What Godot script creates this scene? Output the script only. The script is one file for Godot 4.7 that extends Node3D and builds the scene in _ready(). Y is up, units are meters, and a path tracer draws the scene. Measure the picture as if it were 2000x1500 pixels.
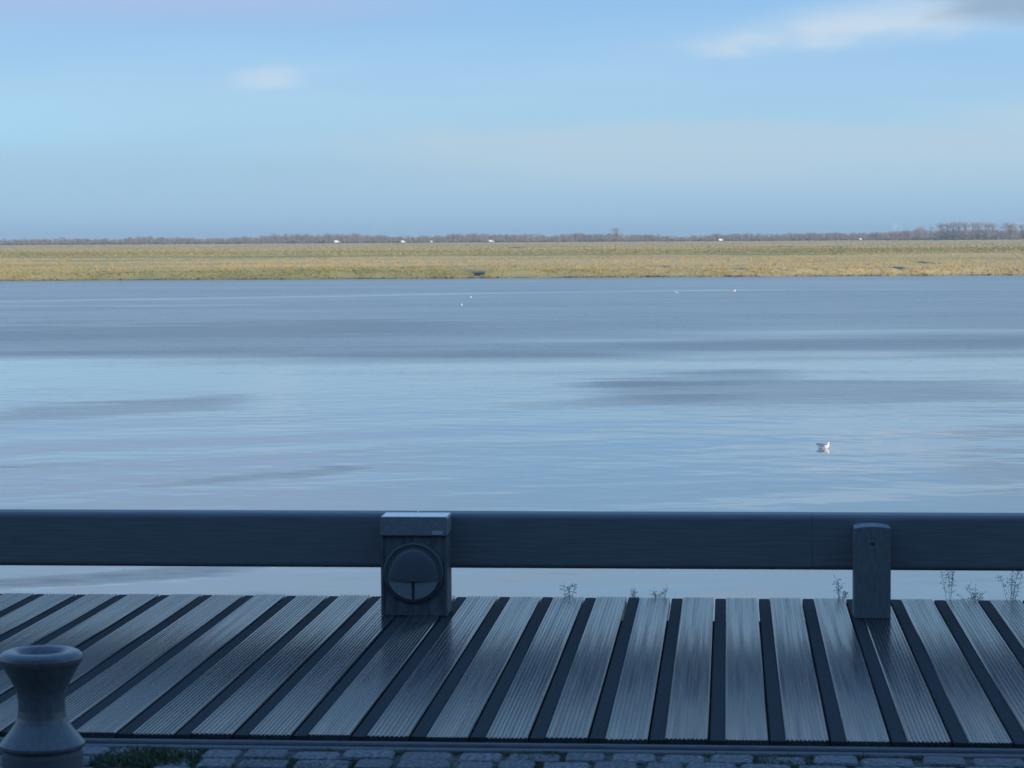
extends Node3D
# A tidal river seen from a shaded timber quay, sunlit marsh on the far side.
# Metres, y up, water level y = 0. The camera looks along -Z. The quay is turned by YAW about y.

const F := 5000.0          # focal length in photograph pixels (2000 x 1500)
const EYE := 4.5           # camera height over the water
const HORIZON := 464.0     # row of the horizon in the middle column
const YAW := 4.85          # degrees between the view and the deck boards
const DECK := 2.69         # top of the deck
const SUN_AZ := 33.0       # sun behind the camera, to the right
const SUN_EL := 20.0

var rng := RandomNumberGenerator.new()
var taken := {}
var cam_basis: Basis
var across: Vector3
var ahead: Vector3

# ------------------------------------------------------------------ helpers

func numbered(called: String) -> String:
	var n: int = taken.get(called, 0)
	taken[called] = n + 1
	return called if n == 0 else "%s_%03d" % [called, n]

func tag(o: Node3D, label: String, category: String, group := "") -> Node3D:
	o.set_meta("label", label)
	o.set_meta("category", category)
	if group:
		o.set_meta("group", group)
	return o

func thing(called: String, label: String, category: String, at := Vector3.ZERO, turn := 0.0, group := "") -> Node3D:
	var o := Node3D.new()
	o.name = numbered(called)
	add_child(o)
	o.position = at
	o.rotation.y = turn
	return tag(o, label, category, group)

func part(called: String, mesh: Mesh, m: Material, parent: Node, at := Vector3.ZERO) -> MeshInstance3D:
	var o := MeshInstance3D.new()
	o.name = numbered(called) if parent == self else called
	o.mesh = mesh
	o.material_override = m
	parent.add_child(o, true)
	o.position = at
	return o

func structure(called: String, mesh: Mesh, m: Material, at := Vector3.ZERO, turn := 0.0) -> MeshInstance3D:
	var o := part(called, mesh, m, self, at)
	o.rotation.y = turn
	o.set_meta("kind", "structure")
	return o

func quay(u: float, y: float, v: float) -> Vector3:   # u along the rail, v out towards the water
	return across * u + ahead * v + Vector3(0, y, 0)

func sight(px: float, py: float) -> Vector3:
	return cam_basis * Vector3((px - 1000.0) / F, (750.0 - py) / F, -1.0)

func on_level(px: float, py: float, level: float) -> Vector3:
	var d := sight(px, py)
	return Vector3(0, EYE, 0) + d * ((level - EYE) / d.y)

func at_depth(px: float, z: float, level: float) -> Vector3:
	var d := sight(px, HORIZON)
	return Vector3(d.x / -d.z * z, level, -z)

func lin(r: float, g: float, b: float) -> Color:
	return Color(r, g, b).linear_to_srgb()

func mat(c: Color, rough := 0.8, spec := 0.5, metal := 0.0) -> StandardMaterial3D:
	var m := StandardMaterial3D.new()
	m.albedo_color = c
	m.roughness = rough
	m.metallic_specular = spec
	m.metallic = metal
	return m

func noise(freq: float, octaves: int, sd: int, kind := FastNoiseLite.TYPE_SIMPLEX_SMOOTH) -> FastNoiseLite:
	var n := FastNoiseLite.new()
	n.seed = sd
	n.frequency = freq
	n.noise_type = kind
	n.fractal_octaves = octaves
	return n

func noise_tex(freq: float, octaves: int, sd: int, low: Color, high: Color, size := 512, bias := 0.5, width := 0.5) -> NoiseTexture2D:
	var t := NoiseTexture2D.new()
	t.width = size
	t.height = size
	t.seamless = true
	t.noise = noise(freq, octaves, sd)
	var g := Gradient.new()
	g.offsets = PackedFloat32Array([clampf(bias - width / 2, 0, 0.99), clampf(bias + width / 2, 0.01, 1)])
	g.colors = PackedColorArray([low, high])
	t.color_ramp = g
	return t

func tool() -> SurfaceTool:
	var st := SurfaceTool.new()
	st.begin(Mesh.PRIMITIVE_TRIANGLES)
	st.set_smooth_group(-1)
	return st

func done(st: SurfaceTool) -> ArrayMesh:
	st.generate_normals()
	return st.commit()

func tri(st: SurfaceTool, a: Vector3, b: Vector3, c: Vector3) -> void:
	st.add_vertex(a)
	st.add_vertex(b)
	st.add_vertex(c)

func quad(st: SurfaceTool, a: Vector3, b: Vector3, c: Vector3, d: Vector3) -> void:   # clockwise seen from outside
	tri(st, a, b, c)
	tri(st, a, c, d)

func box(st: SurfaceTool, lo: Vector3, hi: Vector3) -> void:
	var p: Array[Vector3] = []
	for k in 8:
		p.append(Vector3(hi.x if k & 1 else lo.x, hi.y if k & 2 else lo.y, hi.z if k & 4 else lo.z))
	for f in [[0, 2, 3, 1], [5, 7, 6, 4], [4, 6, 2, 0], [1, 3, 7, 5], [2, 6, 7, 3], [4, 0, 1, 5]]:
		quad(st, p[f[0]], p[f[1]], p[f[2]], p[f[3]])

# A closed outline (counter-clockwise in x to the right, y up) pushed along z from z0 to z1.
func extrude(st: SurfaceTool, outline: PackedVector2Array, z0: float, z1: float, steps := 1) -> void:
	var n := outline.size()
	for s in steps:
		var a := lerpf(z0, z1, float(s) / steps)
		var b := lerpf(z0, z1, float(s + 1) / steps)
		for i in n:
			var p := outline[i]
			var q := outline[(i + 1) % n]
			quad(st, Vector3(p.x, p.y, b), Vector3(p.x, p.y, a), Vector3(q.x, q.y, a), Vector3(q.x, q.y, b))
	var t := Geometry2D.triangulate_polygon(outline)
	for i in range(0, t.size(), 3):
		var p0 := outline[t[i]]
		var p1 := outline[t[i + 1]]
		var p2 := outline[t[i + 2]]
		if (p1 - p0).cross(p2 - p0) < 0:
			var h := p1
			p1 = p2
			p2 = h
		tri(st, Vector3(p0.x, p0.y, z1), Vector3(p2.x, p2.y, z1), Vector3(p1.x, p1.y, z1))
		tri(st, Vector3(p0.x, p0.y, z0), Vector3(p1.x, p1.y, z0), Vector3(p2.x, p2.y, z0))

func rounded_rect(x0: float, y0: float, x1: float, y1: float, r: float, n := 3) -> PackedVector2Array:
	var out := PackedVector2Array()
	for c in [[x1 - r, y0 + r, -90.0], [x1 - r, y1 - r, 0.0], [x0 + r, y1 - r, 90.0], [x0 + r, y0 + r, 180.0]]:
		for k in n + 1:
			var a := deg_to_rad(c[2] + 90.0 * k / n)
			out.append(Vector2(c[0] + r * cos(a), c[1] + r * sin(a)))
	return out

func lathe(st: SurfaceTool, profile: PackedVector2Array, n := 40) -> void:   # (radius, height), from the bottom up
	for i in profile.size() - 1:
		var p := profile[i]
		var q := profile[i + 1]
		for k in n:
			var a := TAU * k / n
			var b := TAU * (k + 1) / n
			var v0 := Vector3(p.x * cos(a), p.y, p.x * sin(a))
			var v1 := Vector3(p.x * cos(b), p.y, p.x * sin(b))
			var v2 := Vector3(q.x * cos(b), q.y, q.x * sin(b))
			var v3 := Vector3(q.x * cos(a), q.y, q.x * sin(a))
			if p.x < 1e-5:
				tri(st, v0, v3, v2)
			elif q.x < 1e-5:
				tri(st, v0, v2, v1)
			else:
				quad(st, v0, v3, v2, v1)

func tube(st: SurfaceTool, pts: PackedVector3Array, radii: PackedFloat32Array, n := 5) -> void:
	var rings: Array = []
	for i in pts.size():
		var d := (pts[mini(i + 1, pts.size() - 1)] - pts[maxi(i - 1, 0)]).normalized()
		var side := d.cross(Vector3(0.31, 0.2, 0.93)).normalized()
		var up := side.cross(d)
		var ring: Array[Vector3] = []
		for k in n:
			var a := TAU * k / n
			ring.append(pts[i] + (side * cos(a) + up * sin(a)) * radii[i])
		rings.append(ring)
	for i in pts.size() - 1:
		for k in n:
			var j := (k + 1) % n
			quad(st, rings[i][k], rings[i + 1][k], rings[i + 1][j], rings[i][j])

func smooth(a: float, b: float, x: float) -> float:
	return smoothstep(a, b, x)

# ------------------------------------------------------------------ sky

var sky_noise: FastNoiseLite
var sky_fine: FastNoiseLite
var sky_rows := [[-90, 160, 196, 222], [0, 166, 204, 230], [25, 167, 204, 230], [70, 168, 204, 229], [120, 170, 206, 230], [180, 170, 209, 234], [245, 169, 210, 237], [310, 165, 206, 239], [400, 157, 201, 240], [464, 147, 195, 239], [620, 152, 199, 238], [1000, 150, 196, 235], [2200, 114, 171, 241], [8000, 93, 155, 240]]

func sky_color(az: float, el: float) -> Vector3:
	var y := el * F      # photograph pixels over the horizon
	var c := Vector3.ZERO
	for k in sky_rows.size() - 1:
		var a: Array = sky_rows[k]
		var b: Array = sky_rows[k + 1]
		if y < b[0] or k == sky_rows.size() - 2:
			c = Vector3(a[1], a[2], a[3]).lerp(Vector3(b[1], b[2], b[3]), clampf((y - a[0]) / float(b[0] - a[0]), 0, 1))
			break
	var d := Vector3(sin(az) * cos(el), sin(el), -cos(az) * cos(el))
	var n := sky_noise.get_noise_3d(d.x * 3.0, d.y * 26.0, d.z * 3.0)
	var n2 := sky_fine.get_noise_3d(d.x * 9.0, d.y * 80.0, d.z * 9.0)
	# thin cloud all round the sky
	var veil := clampf(n * 1.3 + n2 * 0.25 - 0.1, 0, 1) * smooth(60, 700, y) * 0.75
	c = c.lerp(Vector3(205, 218, 236), veil)
	c += Vector3(5, 4, 2) * n2 * smooth(30, 200, y)
	# the clouds in front of the camera
	var x := az * F
	if absf(x) < 2200 and y < 800:
		var w := n2 * 22.0
		# lilac veil high on the left
		c = c.lerp(Vector3(169, 194, 232), 0.85 * smooth(370, 450, y + w * 0.5 + x * 0.012) * smooth(120, -500, x) * smooth(700, 520, y))
		# bright clear air on the left
		c = c.lerp(Vector3(172, 223, 252), 0.6 * exp(-pow((x + 1150) / 520.0, 2) - pow((y - 225) / 80.0, 2)))
		# small flat cloud with a ragged tail
		var n3 := sky_fine.get_noise_3d(d.x * 60.0, d.y * 260.0, d.z * 60.0)
		var cx := x + 478.0
		var k2 := smooth(1.0, 0.3, absf(cx) / 112.0 + w * 0.02 + n3 * 0.3) * smooth(282, 298, y + w * 0.3 - cx * 0.04) * smooth(338, 322, y + n3 * 8.0 - cx * 0.05)
		c = c.lerp(Vector3(198, 220, 241), 0.9 * k2 * (0.5 + 0.5 * smooth(-95, 40, cx)))
		c = c.lerp(Vector3(180, 213, 242), 0.5 * smooth(1.0, 0.2, absf(x + 380.0) / 110.0) * exp(-pow((y - 326.0 + n3 * 9.0) / 9.0, 2)))
		# long streak on the right
		var mid := 358.0 + maxf(0.0, x - 280.0) * 0.128
		var k3 := smooth(150, 620, x + n3 * 120.0) * smooth(1150, 820, x) * exp(-pow((y - mid + w * 1.0 + n3 * 16.0) / (18.0 + 24.0 * smooth(300, 700, x)), 2)) * (0.8 + 0.5 * n3)
		c = c.lerp(Vector3(201, 220, 238), minf(1.0, 1.1 * k3))
		# grey cloud in the upper right
		var k4 := smooth(780, 930, x + w * 3.0 + n3 * 60.0) * smooth(395, 432, y + w * 0.8 + (x - 900) * 0.05 + n3 * 10.0) * smooth(580, 500, y)
		c = c.lerp(Vector3(152, 178, 204), 0.95 * k4)
		# pale banks above the horizon
		var edge := 226.0 + 12.0 * sin(x * 0.004) + w * 1.1 + n3 * 10.0
		c = c.lerp(Vector3(186, 211, 227), 0.95 * smooth(-460, -60, x + n3 * 120.0) * smooth(edge, edge - 34, y) * smooth(60, 170, y + w))
		c = c.lerp(Vector3(188, 213, 229), 0.8 * smooth(700, 1000, x) * exp(-pow((y - 226 + w * 0.6 + n3 * 8.0) / 22.0, 2)))
		c = c.lerp(Vector3(168, 203, 227), 0.5 * smooth(200, -300, x) * exp(-pow((y - 128 + w) / 36.0, 2)))
	var s := Color(clampf(c.x / 255.0, 0, 1), clampf(c.y / 255.0, 0, 1), clampf(c.z / 255.0, 0, 1)).srgb_to_linear()
	return Vector3(s.r, s.g, s.b)

func sky_image() -> Image:
	sky_noise = noise(0.5, 4, 11)
	sky_fine = noise(0.5, 3, 12)
	var im := Image.create(512, 256, false, Image.FORMAT_RGBF)
	for j in 256:
		var el := PI * 0.5 - PI * (j + 0.5) / 256.0
		for i in 512:
			var az := wrapf(TAU * (i + 0.5) / 512.0, -PI, PI)
			var c := sky_color(az, maxf(el, -0.01))
			im.set_pixel(i, j, Color(c.x, c.y, c.z))
	im.resize(4096, 2048, Image.INTERPOLATE_BILINEAR)
	for j in range(910, 1036):
		var el := PI * 0.5 - PI * (j + 0.5) / 2048.0
		for i in 4096:
			var az := wrapf(TAU * (i + 0.5) / 4096.0, -PI, PI)
			var c := sky_color(az, maxf(el, -0.01))
			im.set_pixel(i, j, Color(c.x, c.y, c.z))
	return im

# ------------------------------------------------------------------ water

# Cat's paws: [x, z, half length, half depth, slope, strength]; wind ruffles the water there (negative: slicks).
var paws: Array = []

func paw(px: float, py: float, half_px: float, half_py: float, slope_px: float, strength: float) -> void:
	var p := on_level(px, py, 0)
	var q := on_level(px, py - half_py, 0)
	var r := on_level(px, py + half_py, 0)
	var e := on_level(px + 100.0, py + slope_px * 100.0, 0)
	var run := e.x - p.x
	paws.append([p.x, (q.z + r.z) * 0.5, half_px / F * -p.z, (r.z - q.z) * 0.5, (e.z - p.z) / run, strength])

func ruffle(x: float, z: float, n1: FastNoiseLite, n2: FastNoiseLite) -> float:
	var far := -z
	var a := n1.get_noise_2d(x * 0.16, z * 0.55)
	var b := n2.get_noise_2d(x * 0.22, z * 1.0)
	var v := 0.11 + 0.62 * smooth(88, 112, far + a * 26.0) + 0.12 * a + 0.09 * b
	var e := n2.get_noise_2d(x * 0.5 + 40.0, z * 2.6)
	v += 0.10 * e * smooth(0.1, 0.5, v)
	v -= 0.05 * smooth(200, 285, far)
	for p in paws:
		var dx: float = (x - p[0]) / p[2]
		if absf(dx) > 1.6:
			continue
		var dz: float = (z - p[1] - p[4] * (x - p[0])) / p[3]
		dz += b * 0.6 + a * 0.3 + e * 0.45
		dx += a * 0.3 + e * 0.25
		var s := smooth(1.25, 0.55, absf(dx)) * smooth(1.3, 0.5, absf(dz))
		v += p[5] * s
	return clampf(v, 0.02, 1.0)

func build_water() -> void:
	# darker, wind-ruffled patches and streaks
	paw(300, 648, 560, 17, -0.012, 0.24)
	paw(1000, 640, 420, 14, -0.004, 0.12)
	paw(1720, 668, 500, 14, -0.008, 0.2)
	paw(980, 697, 370, 9, -0.004, 0.2)
	paw(1640, 768, 470, 26, -0.004, 0.5)
	paw(1380, 742, 230, 14, -0.06, 0.42)
	paw(1560, 800, 330, 10, -0.02, 0.16)
	paw(1200, 784, 260, 10, -0.05, 0.3)
	paw(190, 800, 270, 18, -0.045, 0.52)
	paw(505, 931, 200, 9, -0.08, 0.5)
	paw(760, 908, 130, 5, -0.06, 0.25)
	paw(60, 911, 150, 7, -0.03, 0.35)
	paw(860, 872, 270, 8, -0.03, 0.24)
	paw(1340, 846, 280, 9, -0.015, 0.16)
	paw(1500, 930, 520, 5, 0.0, 0.08)
	paw(300, 688, 330, 4, -0.01, 0.16)
	paw(170, 1130, 400, 15, -0.07, 0.8)
	# slicks
	paw(420, 582, 520, 1.7, -0.016, -0.26)
	paw(1080, 571, 420, 1.4, -0.012, -0.24)
	paw(1650, 566, 420, 1.4, -0.002, -0.2)
	paw(250, 597, 330, 1.5, -0.004, -0.25)
	paw(1500, 692, 320, 6, 0.0, -0.25)
	paw(250, 745, 420, 22, 0.0, -0.12)

	var n1 := noise(0.08, 3, 21)
	var n2 := noise(0.25, 3, 22)
	# one map of the whole river, 200 m across and 300 m deep
	var small := Image.create(512, 1024, false, Image.FORMAT_L8)
	for j in 1024:
		var z := -300.0 + 300.0 * (j + 0.5) / 1024.0
		for i in 512:
			var x := -100.0 + 200.0 * (i + 0.5) / 512.0
			var v := ruffle(x, z, n1, n2)
			small.set_pixel(i, j, Color(v, v, v))
	var big: Image = small.duplicate()
	big.resize(2048, 2048, Image.INTERPOLATE_BILINEAR)
	var mask := big.get_data()
	# ripples: texel 0.098 m x 0.146 m
	var layers: Array = []
	for l in [[0.30, 31, 2], [0.11, 32, 2], [0.032, 33, 2]]:
		var im := noise(l[0], l[2], l[1]).get_image(1024, 2048, false, false, false)
		im.resize(2048, 2048, Image.INTERPOLATE_CUBIC)
		im.convert(Image.FORMAT_L8)
		layers.append(im.get_data())
	var da: PackedByteArray = layers[0]
	var dm: PackedByteArray = layers[1]
	var db: PackedByteArray = layers[2]
	var height := PackedByteArray()
	height.resize(mask.size())
	for k in mask.size():
		var m := mask[k]
		height[k] = 128 + ((da[k] - 128) * (24 + m * m / 100) + (dm[k] - 128) * (40 + m * 3 / 2) + (db[k] - 128) * (30 + m * 2)) / 900
	var relief := ImageTexture.create_from_image(Image.create_from_data(2048, 2048, false, Image.FORMAT_L8, height))
	var rough := Image.create(512, 1024, false, Image.FORMAT_L8)
	for j in 1024:
		for i in 512:
			var v := small.get_pixel(i, j).r
			var r := 0.03 + 0.30 * v
			rough.set_pixel(i, j, Color(r, r, r))
	var m := mat(lin(0.15, 0.15, 0.137), 1.0, 0.5)
	m.roughness_texture = ImageTexture.create_from_image(rough)
	m.heightmap_enabled = true
	m.heightmap_texture = relief
	m.heightmap_scale = 12.0
	# the sheet: rows close together near the quay, wide apart far off, with a low swell
	var st := SurfaceTool.new()
	st.begin(Mesh.PRIMITIVE_TRIANGLES)
	var cols := 240
	var rows := 360
	var waves: Array = []
	for k in 9:
		var len := 0.7 * pow(1.32, k)
		var dir := deg_to_rad(65.0 + rng.randf_range(-38, 38))
		waves.append([cos(dir) * TAU / len, sin(dir) * TAU / len, rng.randf() * TAU, len * 0.0011, len])
	for j in rows + 1:
		var z := -1.0 / lerpf(1.0 / 8.0, 1.0 / 296.0, float(j) / rows)
		var step := z * z * (1.0 / 8.0 - 1.0 / 296.0) / rows
		for i in cols + 1:
			var s := float(i) / cols * 2.0 - 1.0
			var x := s * (-z * 0.25 + 5.0)
			if absf(s) > 0.9:
				x *= 1.0 + pow((absf(s) - 0.9) * 10.0, 2) * 8.0
			var y := 0.0
			for w in waves:
				if w[4] > step * 2.5:
					y += sin(x * w[0] + z * w[1] + w[2]) * w[3] * clampf(w[4] / step / 2.5 - 1.0, 0, 1)
			st.set_uv(Vector2((x + 100.0) / 200.0, (z + 300.0) / 300.0))
			st.add_vertex(Vector3(x, y, z))
	for j in rows:
		for i in cols:
			var a := j * (cols + 1) + i
			var b := a + cols + 1
			st.add_index(a); st.add_index(b); st.add_index(b + 1)
			st.add_index(a); st.add_index(b + 1); st.add_index(a + 1)
	st.generate_normals()
	st.generate_tangents()
	structure("river_water", st.commit(), m)

# ------------------------------------------------------------------ far bank

func bank_line(x: float) -> float:
	return 285.5 + x * 0.013 + sin(x * 0.11) * 0.5 + sin(x * 0.37 + 1.0) * 0.35 + sin(x * 1.3 + 0.4) * 0.2

var land_a: FastNoiseLite
var land_b: FastNoiseLite

func creek(x: float, far: float) -> float:   # 1 in the muddy creek that opens in the bank
	var mid := -3.75 + (far - 288.0) * -0.12
	var half := 0.5 + (far - 287.0) * 0.24
	if far < 286.9 or far > 299.0:
		return 0.0
	return smooth(1.0, 0.55, absf(x - mid) / maxf(half, 0.1)) * smooth(299, 293, far)

# bare mud pans among the grass: [x, distance, half length, half depth]
var pans: Array = []

func pan(x: float, far: float) -> float:
	var m := 0.0
	for p in pans:
		var d := Vector2((x - p[0]) / p[2], (far - p[1]) / p[3]).length() + land_b.get_noise_2d(x * 0.6, far * 0.6) * 0.6
		m = maxf(m, smooth(1.1, 0.7, d))
	return m

func land_height(x: float, far: float) -> float:
	var e := far - bank_line(x)
	var h := -0.35 + 0.45 * smooth(-1.5, 0.6, e) + 0.75 * smooth(0.2, 5.5, e + land_b.get_noise_2d(x * 0.5, far * 0.5) * 1.2)
	h += 0.14 * land_b.get_noise_2d(x, far) * smooth(0, 4, e) + 0.2 * land_a.get_noise_2d(x * 0.5, far * 0.5) * smooth(4, 30, e)
	return maxf(h - 0.42 * creek(x, far), minf(h, 0.06)) - 0.1 * pan(x, far)

func land_color(x: float, far: float) -> Color:
	var a := land_a.get_noise_2d(x * 0.25, far * 0.5)
	var b := land_b.get_noise_2d(x * 0.5, far * 0.7)
	var straw := Color(0.53, 0.405, 0.20)
	var green := Color(0.25, 0.25, 0.10)
	var g := 0.15 + a * 0.8 + b * 0.3
	g += 0.5 * smooth(475, 520, far + a * 40) * smooth(790, 700, far + a * 90)
	g += 0.3 * smooth(296, 288, far + b * 3)
	var c := straw.lerp(green, clampf(g, 0, 1))
	var mud := Color(0.045, 0.048, 0.05)
	var e := far - bank_line(x)
	c = c.lerp(mud, 0.8 * smooth(0.5, 0.0, e + b * 0.8))
	c = c.lerp(mud, maxf(creek(x, far), 0.85 * pan(x, far)))
	return c

func build_land() -> void:
	land_a = noise(0.035, 4, 41)
	land_b = noise(0.30, 3, 42)
	for p in [[455, 486, 26, 1.6], [1000, 483.5, 40, 1.0], [1530, 481.5, 30, 1.3], [1635, 481.5, 36, 1.2], [580, 543.5, 34, 2.4], [1745, 530, 34, 3.4], [1800, 512, 36, 3.0], [1930, 487, 80, 1.2], [720, 524, 26, 1.6], [800, 523, 40, 2.0], [1300, 519, 70, 1.8], [1010, 531, 22, 1.4], [300, 536, 60, 1.4], [1440, 522, 50, 1.4]]:
		var level := 0.35 if p[1] > 527 + (1000 - p[0]) * 0.006 else 0.95
		var mid := on_level(p[0], p[1], level)
		var near := on_level(p[0], p[1] + p[3], level)
		pans.append([mid.x, -mid.z, 0.6 * p[2] / F * -mid.z, 0.55 * (near.z - mid.z)])
	var st := SurfaceTool.new()
	st.begin(Mesh.PRIMITIVE_TRIANGLES)
	var cols := 420
	var rows := 330
	for j in rows + 1:
		var far := 1.0 / lerpf(1.0 / 283.0, 1.0 / 2600.0, float(j) / (rows - 2))
		if j == rows - 1:
			far = 5000.0
		elif j == rows:
			far = 17000.0
		for i in cols + 1:
			var s := float(i) / cols * 2.0 - 1.0
			var x := s * far * 0.25
			if absf(s) > 0.9:
				x *= 1.0 + pow((absf(s) - 0.9) * 10.0, 2) * 4.0
			st.set_color(land_color(x, far))
			st.add_vertex(Vector3(x, land_height(x, far) if far < 2600 else 1.0, -far))
	for j in rows:
		for i in cols:
			var a := j * (cols + 1) + i
			var b := a + cols + 1
			st.add_index(a); st.add_index(b); st.add_index(b + 1)
			st.add_index(a); st.add_index(b + 1); st.add_index(a + 1)
	st.generate_normals()
	var m := mat(Color.WHITE, 0.95, 0.2)
	m.vertex_color_use_as_albedo = true
	structure("marsh", st.commit(), m)

	# grass tussocks
	var tt := tool()
	for k in 16:
		var a := rng.randf() * TAU
		var r := rng.randf() * 0.16
		var foot := Vector3(cos(a) * r, 0, sin(a) * r)
		var tip := foot + Vector3(cos(a) * rng.randf_range(0.05, 0.28), rng.randf_range(0.6, 1.0), sin(a) * rng.randf_range(0.05, 0.28))
		var side := Vector3(-sin(a + 0.6), 0, cos(a + 0.6)) * 0.05
		tri(tt, foot - side, tip, foot + side)
	var mm := MultiMesh.new()
	mm.transform_format = MultiMesh.TRANSFORM_3D
	mm.use_colors = true
	mm.mesh = done(tt)
	var spots: Array = []
	for k in 26000:
		var far := 1.0 / lerpf(1.0 / 285.8, 1.0 / 640.0, pow(rng.randf(), 0.8))
		var x := rng.randf_range(-0.24, 0.24) * far
		if far < bank_line(x) + 0.1 or creek(x, far) > 0.02 or pan(x, far) > 0.3:
			continue
		var thick := land_a.get_noise_2d(x * 0.6, far * 0.5) + land_b.get_noise_2d(x * 0.4, far * 0.4) * 0.6
		if thick < rng.randf_range(-0.5, 0.35):
			continue
		spots.append([x, far, rng.randf_range(0.14, 0.36), 2.2])
	for k in 9000:
		var x := rng.randf_range(-72, 72)
		var far := bank_line(x) + rng.randf_range(-0.1, 8.0)
		if creek(x, far) > 0.02 or pan(x, far) > 0.3 or land_b.get_noise_2d(x * 0.3, far * 0.3) < rng.randf_range(-0.6, 0.1):
			continue
		spots.append([x, far, rng.randf_range(0.12, 0.34), 1.8])
	for k in 34000:
		var far := 1.0 / lerpf(1.0 / 560.0, 1.0 / 1900.0, rng.randf())
		var x := rng.randf_range(-0.24, 0.24) * far
		if land_a.get_noise_2d(x * 0.25, far * 0.5) < rng.randf_range(-0.6, 0.3):
			continue
		spots.append([x, far, rng.randf_range(0.2, 0.42), 6.0])
	mm.instance_count = spots.size()
	for k in spots.size():
		var x: float = spots[k][0]
		var far: float = spots[k][1]
		var s: float = spots[k][2]
		var wide: float = spots[k][3]
		var c := land_color(x, far).lerp(Color(0.52, 0.43, 0.22), rng.randf() * 0.4) * rng.randf_range(0.85, 1.1)
		mm.set_instance_transform(k, Transform3D(Basis(Vector3.UP, rng.randf() * TAU).scaled(Vector3(s * wide, s, s * wide)), Vector3(x, land_height(x, far) - 0.03, -far)))
		mm.set_instance_color(k, Color(c.r, c.g, c.b))
	var gm := mat(Color.WHITE, 0.9, 0.2)
	gm.vertex_color_use_as_albedo = true
	var g := MultiMeshInstance3D.new()
	g.name = "marsh_grass"
	g.multimesh = mm
	g.material_override = gm
	add_child(g)
	tag(g, "straw coloured grass tussocks covering the marsh across the river", "grass")
	g.set_meta("kind", "stuff")

var tree_tops := [[-400, 15], [0, 12], [120, 14], [220, 12], [270, 17], [400, 12], [500, 16], [560, 20], [620, 18], [700, 20], [760, 15], [850, 15], [930, 19], [1000, 17], [1080, 16], [1130, 19], [1180, 17], [1240, 15], [1330, 12], [1420, 17], [1500, 14], [1600, 17], [1700, 17], [1760, 19], [1800, 22], [1840, 20], [2010, 20], [2400, 16]]

func top_at(px: float) -> float:
	for k in tree_tops.size() - 1:
		if px < tree_tops[k + 1][0]:
			return lerpf(tree_tops[k][1], tree_tops[k + 1][1], (px - tree_tops[k][0]) / float(tree_tops[k + 1][0] - tree_tops[k][0]))
	return 16.0

var twig_mat: StandardMaterial3D
var bark_mat: StandardMaterial3D

func make_tree(broad: float) -> Array:   # unit height; [trunk mesh, crown mesh]
	var t := tool()
	tube(t, PackedVector3Array([Vector3.ZERO, Vector3(0.01, 0.25, 0), Vector3(0, 0.55, 0.01), Vector3(0.01, 0.85, 0)]), PackedFloat32Array([0.03, 0.022, 0.014, 0.004]))
	var c := tool()
	var lumps: Array = []
	for k in 16:
		var a := rng.randf() * TAU
		var h := rng.randf_range(0.12, 0.85)
		var r := rng.randf_range(0.1, 1.0) * broad * sqrt(maxf(0.05, 1.0 - pow((h - 0.5) / 0.5, 2)))
		var p := Vector3(cos(a) * r, h, sin(a) * r)
		lumps.append(p)
		tube(t, PackedVector3Array([Vector3(0, h * 0.45, 0), Vector3(p.x * 0.55, h * 0.8, p.z * 0.55), p]), PackedFloat32Array([0.014, 0.009, 0.004]), 4)
	for k in 800:
		var l: Vector3 = lumps[k % lumps.size()]
		var d := Vector3(rng.randfn(), rng.randfn(), rng.randfn()).normalized()
		var p := l + d * rng.randf_range(0.02, 0.19)
		p.y = clampf(p.y, 0.06, 1.0)
		var out := (d + Vector3(0, 0.5, 0) + Vector3(rng.randfn(), rng.randfn(), rng.randfn()) * 0.4).normalized()
		var tip := p + out * rng.randf_range(0.05, 0.13)
		var side := out.cross(Vector3(rng.randfn(), rng.randfn(), rng.randfn())).normalized() * rng.randf_range(0.007, 0.014)
		tri(c, p - side, tip, p + side)
	return [done(t), done(c)]

func put_tree(kind: Array, at: Vector3, tall: float, label: String, group := "") -> void:
	var o := thing("bare_tree", label, "tree", at, rng.randf() * TAU, group)
	var t := part("trunk", kind[0], bark_mat, o)
	var c := part("crown", kind[1], twig_mat, o)
	var s := Vector3(tall * rng.randf_range(1.1, 1.7), tall, tall)
	t.scale = s
	c.scale = s

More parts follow.
